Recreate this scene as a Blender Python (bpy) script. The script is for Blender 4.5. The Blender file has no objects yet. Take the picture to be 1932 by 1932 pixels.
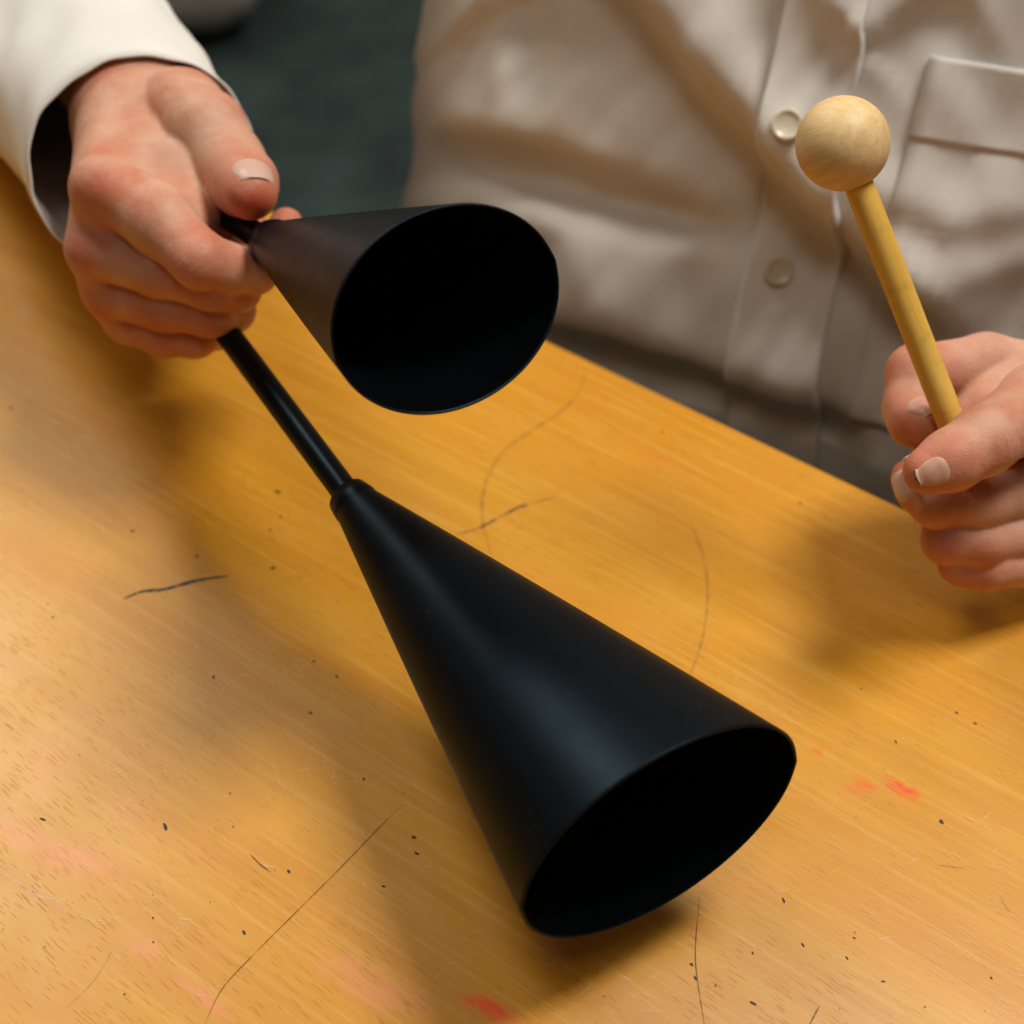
import bpy, bmesh, math, random
import numpy as np
from mathutils import Vector, Matrix

random.seed(7); np.random.seed(7)
R = math.radians
scene = bpy.context.scene
col = scene.collection

# ------------------------------------------------------------------ camera
FPX, CX = 3200.0, 966.0            # focal length and centre in units of a 1932-wide picture
CAM = Vector((0.0, -0.438, 0.438)); S2 = math.sqrt(0.5)
FWD = Vector((0, S2, -S2)); UPV = Vector((0, S2, S2)); RGT = Vector((1, 0, 0))
cam_d = bpy.data.cameras.new('camera'); cam = bpy.data.objects.new('camera', cam_d); col.objects.link(cam)
cam.location = CAM; cam.rotation_euler = (R(45), 0, 0)
cam_d.sensor_width = 36; cam_d.lens = 36 * FPX / 1932.0
cam_d.clip_start = 0.01; cam_d.clip_end = 60
cam_d.dof.use_dof = True; cam_d.dof.focus_distance = 0.505; cam_d.dof.aperture_fstop = 8.5
scene.camera = cam

# ------------------------------------------------------------------ light
world = bpy.data.worlds.new('World'); scene.world = world; world.use_nodes = True
bg = world.node_tree.nodes['Background']; bg.inputs[0].default_value = (1.0, 0.66, 0.40, 1); bg.inputs[1].default_value = 0.075

def area(name, loc, target, sx, sy, power, color):
    d = bpy.data.lights.new(name, 'AREA'); d.shape = 'RECTANGLE'; d.size = sx; d.size_y = sy
    d.energy = power; d.color = color
    o = bpy.data.objects.new(name, d); col.objects.link(o); o.location = loc
    o.rotation_euler = (Vector(target) - Vector(loc)).to_track_quat('-Z', 'Y').to_euler()
    return o
area('front_fill', (0.78, 0.25, 1.9), (0, 0.05, 0), 0.60, 0.60, 37, (1.0, 0.95, 0.87))
area('front_fill', (-0.10, -0.80, 1.95), (0, 0.1, 0.05), 0.5, 0.5, 5.0, (1.0, 0.92, 0.80))  # added fill from behind the camera to brighten the shirt front
area('window_pane', (-0.85, 1.00, 1.75), (0, 0.05, 0), 0.45, 0.8, 10, (1.0, 0.95, 0.80))
area('window_pane', (-1.15, 1.65, 1.85), (0, 0.05, 0), 0.50, 1.0, 15, (1.0, 0.96, 0.83))

scene.view_settings.view_transform = 'Standard'; scene.view_settings.look = 'None'
scene.view_settings.exposure = 0.0; scene.view_settings.gamma = 1.0
scene.render.engine = 'CYCLES'
scene.cycles.use_denoising = True
scene.cycles.max_bounces = 8

# ------------------------------------------------------------------ helpers
def P(x, y, d):
    """a point seen at (x, y) of the picture, d metres in front of the lens"""
    return CAM + d * (FWD + RGT * ((x - CX) / FPX) - UPV * ((y - CX) / FPX))
def T(x, y, z=0.0):
    dr = FWD + RGT * ((x - CX) / FPX) - UPV * ((y - CX) / FPX)
    return CAM + dr * ((z - CAM.z) / dr.z)
def V3(dx, dy, dz, d):
    """a vector given in picture units (right, down, away) at depth d"""
    return (RGT * dx - UPV * dy + FWD * dz) * (d / FPX)
def proj(p):
    q = p - np.array(CAM)
    dep = q @ np.array(FWD)
    return CX + FPX * (q @ np.array(RGT)) / dep, CX - FPX * (q @ np.array(UPV)) / dep

def empty(name, loc):
    o = bpy.data.objects.new(name, None); o.empty_display_size = 0.02; o.location = loc; col.objects.link(o); return o
def tag(o, label=None, cat=None, group=None, kind=None):
    for k, v in (('label', label), ('category', cat), ('group', group), ('kind', kind)):
        if v: o[k] = v
    return o
def mesh_obj(name, verts, faces, m, parent=None, smooth=True):
    me = bpy.data.meshes.new(name)
    me.from_pydata([tuple(v) for v in verts], [], [tuple(f) for f in faces]); me.update()
    if smooth: me.polygons.foreach_set('use_smooth', [True] * len(me.polygons))
    if m: me.materials.append(m)
    o = bpy.data.objects.new(name, me); col.objects.link(o)
    if parent:
        o.parent = parent
        bpy.context.view_layer.update()
        o.matrix_parent_inverse = parent.matrix_world.inverted()
    return o
def bm_obj(name, bm, m, parent=None, smooth=True):
    me = bpy.data.meshes.new(name); bm.to_mesh(me); bm.free()
    if smooth: me.polygons.foreach_set('use_smooth', [True] * len(me.polygons))
    me.materials.append(m)
    o = bpy.data.objects.new(name, me); col.objects.link(o)
    if parent:
        o.parent = parent
        bpy.context.view_layer.update()
        o.matrix_parent_inverse = parent.matrix_world.inverted()
    return o
def loft(rings, close_u=True, cap0=False, cap1=False):
    n = len(rings[0]); v = [p for r in rings for p in r]; f = []
    for i in range(len(rings) - 1):
        for j in range(n if close_u else n - 1):
            a = i * n + j; b = i * n + (j + 1) % n
            f.append((a, b, b + n, a + n))
    if cap0: f.append(tuple(range(n))[::-1])
    if cap1: f.append(tuple(range((len(rings) - 1) * n, len(rings) * n)))
    return v, f
def smoothpath(pts, n):
    """Catmull-Rom through pts"""
    pts = [np.array(p, float) for p in pts]; ext = [2 * pts[0] - pts[1]] + pts + [2 * pts[-1] - pts[-2]]
    out = []
    for i in range(len(pts) - 1):
        p0, p1, p2, p3 = ext[i:i + 4]
        for k in range(n):
            t = k / n
            out.append(0.5 * (2 * p1 + (p2 - p0) * t + (2 * p0 - 5 * p1 + 4 * p2 - p3) * t * t + (3 * p1 - p0 - 3 * p2 + p3) * t ** 3))
    out.append(pts[-1]); return out
def tube_rings(path, radii, n=24):
    rings = []; up = None
    for i, p in enumerate(path):
        t = Vector(path[min(i + 1, len(path) - 1)]) - Vector(path[max(i - 1, 0)]); t.normalize()
        if up is None: up = t.orthogonal().normalized()
        up = (up - t * up.dot(t)).normalized(); s = t.cross(up)
        r = radii[i] if hasattr(radii, '__len__') else radii
        rings.append([Vector(p) + up * (r * math.cos(a)) + s * (r * math.sin(a)) for a in np.linspace(0, 2 * math.pi, n, endpoint=False)])
    return rings

# ------------------------------------------------------------------ materials
class NT:
    def __init__(self, name):
        self.m = bpy.data.materials.new(name); self.m.use_nodes = True
        self.t = self.m.node_tree; self.n = self.t.nodes; self.b = self.n['Principled BSDF']; self.out = self.n['Material Output']
    def node(self, typ, **kw):
        x = self.n.new(typ)
        for k, v in kw.items():
            if k.startswith('_'): x.inputs[int(k[1:])].default_value = v
            else: setattr(x, k, v)
        return x
    def link(self, a, b): self.t.links.new(a, b)
    def math(self, op, a, b=None, clamp=False):
        x = self.n.new('ShaderNodeMath'); x.operation = op; x.use_clamp = clamp
        for i, v in enumerate((a, b)):
            if v is None: continue
            if isinstance(v, (int, float)): x.inputs[i].default_value = v
            else: self.link(v, x.inputs[i])
        return x.outputs[0]
    def rng(self, v, a, b, c=0.0, d=1.0, smooth=False):
        x = self.n.new('ShaderNodeMapRange'); x.clamp = True
        if smooth: x.interpolation_type = 'SMOOTHSTEP'
        self.link(v, x.inputs[0])
        for i, q in enumerate((a, b, c, d)): x.inputs[i + 1].default_value = q
        return x.outputs[0]
    def mix(self, f, a, b, blend='MIX'):
        x = self.n.new('ShaderNodeMix'); x.data_type = 'RGBA'; x.blend_type = blend
        if isinstance(f, (int, float)): x.inputs[0].default_value = f
        else: self.link(f, x.inputs[0])
        for i, v in ((6, a), (7, b)):
            if isinstance(v, tuple): x.inputs[i].default_value = v + (1,) if len(v) == 3 else v
            else: self.link(v, x.inputs[i])
        return x.outputs[2]
    def coord(self, kind='Object'): return self.node('ShaderNodeTexCoord').outputs[kind]
    def mapping(self, v, loc=(0, 0, 0), rot=(0, 0, 0), scale=(1, 1, 1), typ='POINT'):
        x = self.node('ShaderNodeMapping', vector_type=typ); self.link(v, x.inputs[0])
        x.inputs[1].default_value = loc; x.inputs[2].default_value = rot; x.inputs[3].default_value = scale
        return x.outputs[0]
    def noise(self, v, scale, detail=3.0, rough=0.55, dist=0.0):
        x = self.node('ShaderNodeTexNoise'); self.link(v, x.inputs['Vector'])
        x.inputs['Scale'].default_value = scale; x.inputs['Detail'].default_value = detail
        x.inputs['Roughness'].default_value = rough; x.inputs['Distortion'].default_value = dist
        return x.outputs[0]
    def voronoi(self, v, scale, feature='F1'):
        x = self.node('ShaderNodeTexVoronoi', feature=feature); self.link(v, x.inputs['Vector']); x.inputs['Scale'].default_value = scale
        return x
    def bump(self, h, strength, dist):
        x = self.node('ShaderNodeBump'); x.inputs['Strength'].default_value = strength; x.inputs['Distance'].default_value = dist
        self.link(h, x.inputs['Height']); self.link(x.outputs[0], self.b.inputs['Normal']); return x
    def set(self, **kw):
        for k, v in kw.items():
            k = k.replace('_', ' ')
            if isinstance(v, (int, float, tuple)): self.b.inputs[k].default_value = v
            else: self.link(v, self.b.inputs[k])
        return self.m

def mat_black_paint(name, base, rough, dusty=True):
    k = NT(name); o = k.coord()
    n = k.noise(o, 900, 3); n2 = k.noise(o, 60, 4)
    ln = k.noise(k.mapping(o, rot=(.4, .2, .7), scale=(1, 1, 2.2)), 38, 2, 0.5, 0.4)
    scr = k.math('MULTIPLY', k.rng(k.math('ABSOLUTE', k.math('SUBTRACT', ln, 0.5)), 0.0045, 0.0015), k.rng(k.noise(o, 95, 3), 0.58, 0.66))
    vd = k.voronoi(o, 330); sp = k.node('ShaderNodeSeparateColor'); k.link(vd.outputs['Color'], sp.inputs[0])
    dust = k.math('MULTIPLY', k.rng(vd.outputs['Distance'], 0.10, 0.05), k.rng(sp.outputs[0], 0.93, 0.96))
    c = k.mix(k.math('MAXIMUM', k.math('MULTIPLY', scr, 0.14), k.math('MULTIPLY', dust, 0.3)), base, (0.05, 0.065, 0.075)) if dusty else base + (1,)
    k.set(Base_Color=c, Roughness=k.math('ADD', k.math('MULTIPLY', n2, 0.16), rough - 0.06))
    k.b.inputs['Specular IOR Level'].default_value = 0.17
    k.b.inputs['Specular Tint'].default_value = (0.36, 0.72, 1.0, 1)  # cool blue of window reflections put into the specular colour
    k.bump(n, 0.10, 0.0002)
    return k.m
M_black = mat_black_paint('black_powder_paint', (0.0028, 0.0032, 0.0045), 0.40)
M_rodblk = mat_black_paint('black_rod_coating', (0.005, 0.005, 0.006), 0.35)
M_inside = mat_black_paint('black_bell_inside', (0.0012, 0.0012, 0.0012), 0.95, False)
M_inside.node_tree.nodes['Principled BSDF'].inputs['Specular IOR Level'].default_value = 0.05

def mat_skin():
    k = NT('child_skin'); o = k.coord('Object')
    at = k.node('ShaderNodeAttribute', attribute_name='flush')
    n = k.noise(o, 70, 4); n2 = k.noise(o, 420, 3)
    c = k.mix(k.rng(n, 0.40, 0.62), (0.59, 0.325, 0.225), (0.53, 0.215, 0.130))
    c = k.mix(k.rng(k.noise(o, 28, 3), 0.45, 0.7, 0, 0.5), c, (0.58, 0.37, 0.28))
    fl = k.math('MULTIPLY', at.outputs['Fac'], k.rng(k.noise(o, 160, 3), 0.25, 0.75, 0.6, 1.1))
    c = k.mix(k.math('MULTIPLY', fl, 1.0, True), c, (0.50, 0.085, 0.035))
    k.set(Base_Color=c, Roughness=k.rng(n2, 0.3, 0.7, 0.48, 0.64))
    k.b.inputs['Subsurface Weight'].default_value = 0.30
    k.b.inputs['Subsurface Radius'].default_value = (1.0, 0.32, 0.16)
    k.b.inputs['Subsurface Scale'].default_value = 0.004
    k.b.inputs['Specular IOR Level'].default_value = 0.35
    v = k.voronoi(o, 900, 'DISTANCE_TO_EDGE').outputs[0]
    w = k.noise(k.mapping(o, scale=(1, 1, 1)), 230, 4, 0.6, 0.6)
    h = k.math('ADD', k.math('MULTIPLY', k.math('MINIMUM', v, 0.25), 0.5), w)
    k.bump(h, 0.40, 0.0008)
    return k.m
M_skin = mat_skin()
def mat_nail(dirt):
    if not dirt:
        k = NT('clean_fingernail'); n = k.noise(k.coord(), 300, 3)
        k.set(Base_Color=k.mix(n, (0.60, 0.40, 0.33), (0.56, 0.35, 0.28)), Roughness=0.42); return k.m
    k = NT('fingernail'); u = k.node('ShaderNodeAttribute', attribute_name='along')
    c = k.mix(k.rng(u.outputs['Fac'], 0.88, 0.93), (0.54, 0.285, 0.21), (0.70, 0.52, 0.33))
    c = k.mix(k.rng(u.outputs['Fac'], 0.10, 0.26), (0.60, 0.36, 0.28), c)
    if dirt: c = k.mix(k.math('MULTIPLY', k.rng(u.outputs['Fac'], 0.955, 0.985), k.rng(k.noise(k.coord(), 500), 0.42, 0.55)), c, (0.04, 0.025, 0.015))
    k.set(Base_Color=c, Roughness=0.38); k.b.inputs['Specular IOR Level'].default_value = 0.35; k.b.inputs['Subsurface Weight'].default_value = 0.1
    k.b.inputs['Subsurface Scale'].default_value = 0.002
    return k.m
M_nail = mat_nail(True); M_nail_clean = mat_nail(False)

def mat_cloth():
    k = NT('white_cotton'); o = k.coord()
    n = k.noise(o, 25, 4); fine = k.noise(o, 1500, 2); wr = k.noise(o, 55, 5, 0.6, 0.8)
    c = k.mix(k.rng(n, 0.3, 0.7), (0.75, 0.73, 0.70), (0.69, 0.665, 0.63))
    k.set(Base_Color=c, Roughness=0.9)
    k.b.inputs['Specular IOR Level'].default_value = 0.2
    k.b.inputs['Sheen Weight'].default_value = 0.1
    k.bump(k.math('ADD', k.math('MULTIPLY', fine, 0.15), wr), 0.14, 0.002)
    return k.m
M_cloth = mat_cloth()

def mat_beech(name, light, dark, grain_scale, spot=0.35):
    k = NT(name); o = k.coord()
    n = k.noise(k.mapping(o, scale=(12, 12, 1.0)), grain_scale, 4, 0.6, 0.5)
    f = k.noise(k.mapping(o, scale=(60, 60, 2.5)), grain_scale, 3)
    blot = k.noise(o, 120, 4, 0.65)
    c = k.mix(k.rng(n, 0.3, 0.7), light, dark)
    c = k.mix(k.math('MULTIPLY', k.rng(f, 0.55, 0.75), 0.35), c, (dark[0] * .6, dark[1] * .5, dark[2] * .4))
    c = k.mix(k.math('MULTIPLY', k.rng(blot, 0.52, 0.72), spot), c, (dark[0] * .55, dark[1] * .45, dark[2] * .35))
    k.set(Base_Color=c, Roughness=0.5)
    k.bump(k.math('ADD', n, k.math('MULTIPLY', f, 0.6)), 0.12, 0.0006)
    return k.m
M_stick = mat_beech('stick_wood', (0.82, 0.53, 0.11), (0.70, 0.40, 0.055), 14)
M_ball = mat_beech('ball_wood', (0.80, 0.60, 0.32), (0.69, 0.46, 0.19), 30, 0.08)

def mat_carpet():
    k = NT('teal_carpet'); o = k.coord()
    n = k.noise(o, 9, 5, 0.6); f = k.noise(o, 160, 3)
    c = k.mix(k.rng(n, 0.35, 0.65), (0.010, 0.020, 0.022), (0.034, 0.062, 0.062))
    c = k.mix(k.rng(f, 0.4, 0.7, 0, 0.5), c, (0.032, 0.052, 0.052))
    k.set(Base_Color=c, Roughness=0.95); k.bump(f, 0.5, 0.01); return k.m

# ------------------------------------------------------------------ setting: floor, desk
YAW = math.atan2(-0.0938, 0.1253)
EDGE = T(1080, 660)                        # a point of the far edge
ex = Vector((math.cos(YAW), math.sin(YAW), 0)); ey = Vector((-math.sin(YAW), math.cos(YAW), 0))
def table_local(p): q = p - EDGE; return (q.dot(ex), q.dot(ey))

fl = mesh_obj('floor', [(-4, -4, -0.62), (4, -4, -0.62), (4, 5, -0.62), (-4, 5, -0.62)], [(0, 1, 2, 3)], mat_carpet())
tag(fl, kind='structure')

def mat_table():
    k = NT('varnished_beech_veneer'); o = k.coord()
    # long streaks along local X
    warp = k.noise(k.mapping(o, scale=(4, 14, 1)), 1.0, 3)
    s1 = k.noise(k.mapping(o, scale=(5, 75, 1)), 1.0, 4, 0.55, 0.3)
    s2 = k.noise(k.mapping(o, rot=(0, 0, R(1.5)), scale=(16, 420, 1)), 1.0, 3, 0.6)
    s3 = k.noise(k.mapping(o, scale=(2.2, 16, 1)), 1.0, 3)
    c = k.mix(k.rng(s1, 0.32, 0.68), (0.640, 0.310, 0.020), (0.560, 0.240, 0.010))
    c = k.mix(k.rng(s3, 0.35, 0.7, 0, 0.55), c, (0.53, 0.205, 0.008))
    c = k.mix(k.rng(s2, 0.50, 0.75, 0, 0.40), c, (0.72, 0.43, 0.085))
    # short dark medullary dashes, three layers of stretched cells
    total = None
    for (lx, ly, rot, th, off) in ((.0210, .00150, 4.5, 0.125, 0.0), (.0160, .00125, 3.2, 0.125, 3.1), (.028, .0019, 5.2, 0.10, 7.7)):
        w = k.node('ShaderNodeVectorMath', operation='ADD')
        k.link(k.mapping(k.mapping(o, rot=(0, 0, R(rot))), loc=(off, off, 0), scale=(1 / lx, 1 / ly, 1)), w.inputs[0])
        nz = k.node('ShaderNodeTexNoise'); k.link(k.mapping(o, scale=(30, 90, 1)), nz.inputs['Vector']); nz.inputs['Scale'].default_value = 1
        sc = k.node('ShaderNodeVectorMath', operation='SCALE'); k.link(nz.outputs['Color'], sc.inputs[0]); sc.inputs['Scale'].default_value = 1.0
        k.link(sc.outputs[0], w.inputs[1])
        v = k.voronoi(w.outputs[0], 1.0)
        v.voronoi_dimensions = '2D'; v.inputs['Randomness'].default_value = 0.85
        sep = k.node('ShaderNodeSeparateColor'); k.link(v.outputs['Color'], sep.inputs[0])
        d = k.math('MULTIPLY', k.rng(v.outputs['Distance'], th, th * 0.5), k.rng(sep.outputs[0], 0.25, 0.8, 0.0, 1.0))
        total = d if total is None else k.math('MAXIMUM', total, d)
    dens = k.rng(k.noise(k.mapping(o, scale=(5, 22, 1)), 1.0, 2), 0.3, 0.6, 0.35, 1.0)
    dash = k.math('MULTIPLY', total, dens)
    c = k.mix(k.math('MULTIPLY', dash, 0.52), c, (0.27, 0.085, 0.006))
    # crayon smears: (x0,y0)-(x1,y1) in picture units, half width (mm), strength, colour
    pink = (0.74, 0.25, 0.11); red = (0.78, 0.085, 0.010)
    smears = [((-20, 1550), (215, 1665), 7, .62, pink), ((235, 1750), (305, 1810), 4, .68, pink), ((315, 1825), (450, 1935), 4, .68, pink),
              ((45, 1490), (130, 1390), 4.5, .45, pink), ((130, 1590), (240, 1660), 8, .35, pink), ((570, 1800), (830, 1910), 9, .62, pink),
              ((850, 1875), (990, 1930), 4, 1.15, red), ((1655, 1470), (1745, 1515), 3.6, 1.15, red), ((1590, 1478), (1660, 1492), 4, .8, red),
              ((1530, 1415), (1552, 1425), 4, .9, red), ((1010, 1740), (1080, 1830), 9, .40, pink), ((1190, 850), (1270, 885), 6, .40, (0.70, 0.22, 0.03)),
              ((200, 1500), (300, 1590), 8, .25, pink)]
    nz = k.noise(k.mapping(o, scale=(90, 300, 1)), 1.0, 5, 0.65); nz2 = k.noise(o, 140, 4)
    warp2 = k.node('ShaderNodeTexNoise'); k.link(o, warp2.inputs['Vector']); warp2.inputs['Scale'].default_value = 160; warp2.inputs['Detail'].default_value = 3
    wv = k.node('ShaderNodeVectorMath', operation='MULTIPLY_ADD'); k.link(warp2.outputs['Color'], wv.inputs[0])
    wv.inputs[1].default_value = (0.008, 0.008, 0); k.link(o, wv.inputs[2])
    for (a, b, hw, st, colr) in smears:
        A, B = table_local(T(*a)), table_local(T(*b))
        L = math.hypot(B[0] - A[0], B[1] - A[1]); ang = math.atan2(B[1] - A[1], B[0] - A[0])
        mp = k.mapping(wv.outputs[0], loc=((A[0] + B[0]) / 2 + .004, (A[1] + B[1]) / 2 + .004, 0), rot=(0, 0, ang), scale=(L * 0.62, hw / 1000, 1), typ='TEXTURE')
        ln = k.node('ShaderNodeVectorMath', operation='LENGTH'); k.link(mp, ln.inputs[0])
        f = k.math('MULTIPLY', k.rng(ln.outputs['Value'], 1.0, 0.15, smooth=True), k.math('ADD', k.rng(nz, 0.32, 0.62), k.math('MULTIPLY', nz2, 0.3)))
        c = k.mix(k.math('MULTIPLY', f, st, True), c, colr)
    # wear
    cl = k.noise(o, 35, 4)
    rough = k.math('ADD', k.rng(cl, 0.3, 0.7, 0.29, 0.38), k.math('MULTIPLY', s2, 0.08))
    k.set(Base_Color=c, Roughness=rough)
    k.b.inputs['Specular IOR Level'].default_value = 0.62
    h = k.math('SUBTRACT', k.math('ADD', k.math('MULTIPLY', s2, 0.5), k.math('MULTIPLY', k.noise(o, 700, 3), 0.25)), k.math('MULTIPLY', dash, 0.9))
    k.bump(h, 0.18, 0.0004)
    return k.m
M_table = mat_table()
def mat_plain(name, c, rough=0.5, metal=0.0):
    k = NT(name); n = k.noise(k.coord(), 40, 4)
    k.set(Base_Color=k.mix(k.rng(n, .3, .7), c, tuple(x * .8 for x in c)), Roughness=rough, Metallic=metal); return k.m

desk = empty('desk', (EDGE.x, EDGE.y, 0)); desk.rotation_euler = (0, 0, YAW)
tag(desk, 'worn orange beech desk with pen strokes, scratches and red crayon smears', 'desk')
bpy.context.view_layer.update()
def desk_part(name, bm, m):
    o = bm_obj(name, bm, m, None, True); o.parent = desk
    return o
def box(bm, x0, x1, y0, y1, z0, z1, bev=0.0, seg=3):
    r = bmesh.ops.create_cube(bm, size=1)
    for v in r['verts']: v.co = Vector(((x0 + x1) / 2 + v.co.x * (x1 - x0), (y0 + y1) / 2 + v.co.y * (y1 - y0), (z0 + z1) / 2 + v.co.z * (z1 - z0)))
    if bev:
        e = list({e for v in r['verts'] for e in v.link_edges})
        bmesh.ops.bevel(bm, geom=e, offset=bev, segments=seg, profile=0.5, affect='EDGES')
TX0, TX1, TY0 = -0.75, 0.60, -0.62
b = bmesh.new(); box(b, TX0, TX1, TY0, 0, -0.024, 0, 0.0035, 4); desk_part('table_top', b, M_table)
M_frame = mat_plain('grey_steel', (0.25, 0.26, 0.27), 0.4, 0.6)
for (y0, y1) in ((-0.10, -0.075), (TY0 + .075, TY0 + .10)):
    b = bmesh.new(); box(b, TX0 + .08, TX1 - .08, y0, y1, -0.064, -0.0245, 0.002); desk_part('rail', b, M_frame)
for x in (TX0 + .06, TX1 - .06):
    for y in (-0.0875, TY0 + .0875):
        b = bmesh.new(); r = bmesh.ops.create_cone(b, cap_ends=True, segments=20, radius1=.017, radius2=.017, depth=0.595)
        bmesh.ops.translate(b, verts=b.verts, vec=(x, y, -0.3225)); desk_part('leg', b, M_frame)

# pen marks, scratches, specks: thin ink films lying on the varnish
def mat_ink(name, c, alpha, lo, hi, scale):
    k = NT(name); n = k.noise(k.coord(), scale, 4, 0.6)
    k.set(Base_Color=c + (1,), Roughness=0.6)
    tr = k.node('ShaderNodeBsdfTransparent'); ms = k.node('ShaderNodeMixShader')
    k.link(k.rng(n, lo, hi, alpha * 0.15, alpha), ms.inputs[0]); k.link(tr.outputs[0], ms.inputs[1]); k.link(k.b.outputs[0], ms.inputs[2])
    k.link(ms.outputs[0], k.out.inputs[0]); return k.m
M_ink = mat_ink('blue_black_ink', (0.012, 0.022, 0.028), 0.95, 0.38, 0.50, 330)
M_pencil = mat_ink('pencil_line', (0.14, 0.085, 0.055), 0.26, 0.35, 0.6, 200)
M_grey = mat_ink('grey_ink', (0.06, 0.05, 0.045), 0.62, 0.36, 0.55, 240)
M_thin = mat_ink('dark_scratch', (0.05, 0.025, 0.012), 0.62, 0.3, 0.5, 150)
M_scr = mat_ink('pale_scratch', (0.86, 0.74, 0.52), 0.5, 0.40, 0.62, 220)
def ribbon(pts, w, z, jitter=0.15, taper=True):
    path = smoothpath([(*table_local(T(x, y)), 0) for x, y in pts], 8); n = len(path); vs = []; fs = []
    for i, p in enumerate(path):
        t = path[min(i + 1, n - 1)] - path[max(i - 1, 0)]; t /= np.linalg.norm(t) + 1e-9
        s = np.array((-t[1], t[0], 0)); ww = w / 2 * (1 + random.uniform(-jitter, jitter) * 2)
        if taper: ww *= min(1, 0.25 + 4 * min(i, n - 1 - i) / n)
        vs += [p + s * ww + (0, 0, z), p - s * ww + (0, 0, z)]
        if i: fs.append((2 * i - 2, 2 * i - 1, 2 * i + 1, 2 * i))
    return vs, fs
marks = [
 ([(1105, 690), (1095, 735), (1060, 775), (1010, 808), (955, 848), (925, 890), (910, 940), (912, 990), (922, 1030), (932, 1070)], .0012, M_pencil),
 ([(862, 1008), (900, 998), (945, 975), (985, 955), (1050, 938)], .0012, M_grey),
 ([(1303, 985), (1325, 1045), (1335, 1110), (1330, 1180), (1318, 1230), (1300, 1280)], .0011, M_pencil),
 ([(232, 1131), (265, 1117), (310, 1112), (350, 1101), (390, 1092), (430, 1087)], .0013, M_ink),
 ([(760, 1518), (715, 1562), (640, 1640), (560, 1720), (480, 1800), (420, 1865), (385, 1935)], .00032, M_thin),
 ([(1320, 1690), (1312, 1790), (1316, 1850), (1330, 1940)], .00032, M_thin),
 ([(472, 1612), (492, 1632), (512, 1646)], .00045, M_thin),
 ([(1547, 1897), (1537, 1915), (1527, 1935)], .0005, M_thin),
 ([(213, 1792), (190, 1832), (160, 1870), (110, 1915)], .00035, M_pencil),
 ([(1765, 1632), (1800, 1636), (1828, 1640)], .0007, M_pencil),
 ([(1885, 1690), (1896, 1708), (1905, 1722)], .0006, M_pencil),
]
for pts, w, m in marks:
    v, f = ribbon(pts, w, 0.00015); o = mesh_obj('pen_mark', v, f, m, None, False); o.parent = desk
# specks
vs, fs = [], []
specks = [(20, 770, 3.2), (250, 1002, 2.4), (372, 1050, 2.6), (516, 1072, 3.2), (524, 928, 3.2), (403, 1278, 2.4), (635, 1276, 2.2), (592, 1248, 1.8), (586, 1345, 2.2),
          (312, 1561, 3.2), (80, 1546, 2.2), (780, 1580, 2.6), (786, 1610, 2.0), (686, 1470, 1.8), (460, 1760, 2.4), (545, 1645, 2.4), (723, 1672, 1.8), (289, 1732, 1.3), (289, 1778, 1.3),
          (434, 1497, 1.2), (235, 1876, 1.5), (1776, 1550, 3.0), (1305, 1820, 2.4), (1312, 1846, 1.8), (1420, 1893, 2.2), (1478, 1698, 2.0), (1515, 1783, 1.6), (1598, 1808, 1.7), (1667, 1852, 1.6),
          (1612, 1770, 1.2), (1420, 1798, 1.4), (1870, 1845, 1.4), (1805, 1345, 2.2), (1840, 1365, 2.2), (1625, 1300, 1.5), (530, 975, 2.0), (510, 1000, 2.0), (1510, 950, 2.2), (1250, 815, 2.0),
          (90, 1140, 1.3), (100, 1165, 1.2), (1690, 1400, 1.6), (150, 1425, 1.0), (440, 1560, 1.0), (1090, 1850, 1.2), (1140, 1880, 1.0), (1350, 1860, 1.0), (1745, 1900, 1.1)]
for _ in range(60):
    specks.append((random.uniform(0, 1932), random.uniform(1050, 1932), random.uniform(.4, .8)))
for (x, y, s) in specks:
    lx, ly = table_local(T(x, y)); n = 7; a0 = random.uniform(0, 6.28); el = random.uniform(1.2, 2.6); base = len(vs); q = random.uniform(-.6, .6) - 0.1
    for i in range(n):
        a = a0 + i * 6.283 / n; rr = s * 0.00020 * random.uniform(.65, 1.2)
        px, py = rr * el * math.cos(a), rr * math.sin(a)
        vs.append((lx + px * math.cos(q) - py * math.sin(q), ly + px * math.sin(q) + py * math.cos(q), 0.00018))
    fs.append(tuple(range(base, base + n)))
M_speck = mat_plain('ink_speck', (0.02, 0.016, 0.013), 0.6)
o = mesh_obj('ink_specks', vs, fs, M_speck, None, False); o.parent = desk; o['kind'] = 'stuff'
# pale scratches
vs, fs = [], []
clusters = [(500, 1380, 180, 60, 30), (90, 1620, 120, 60, 30), (310, 1790, 110, 50, 24), (1150, 1850, 120, 60, 30), (270, 1520, 160, 100, 30), (1300, 1880, 150, 40, 16), (600, 1560, 150, 90, 20), (100, 1250, 120, 90, 16), (1700, 1700, 220, 150, 16), (900, 1650, 100, 150, 12)]
for (cx, cy, sx, sy, n) in clusters:
    for _ in range(n):
        x = random.gauss(cx, sx * .6); y = random.gauss(cy, sy * .8); a = random.choice((R(25), R(30), R(-30), R(60), R(8))) + random.gauss(0, .25); L = random.expovariate(1 / 16) + 5
        c1 = random.gauss(0, .12)
        pts = [(x, y), (x + L * math.cos(a) * .5, y + L * math.sin(a) * .5 + L * c1), (x + L * math.cos(a), y + L * math.sin(a))]
        v, f = ribbon(pts, random.uniform(.00015, .00035), 0.00012, .3); bse = len(vs); vs += v; fs += [tuple(i + bse for i in q) for q in f]
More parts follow.
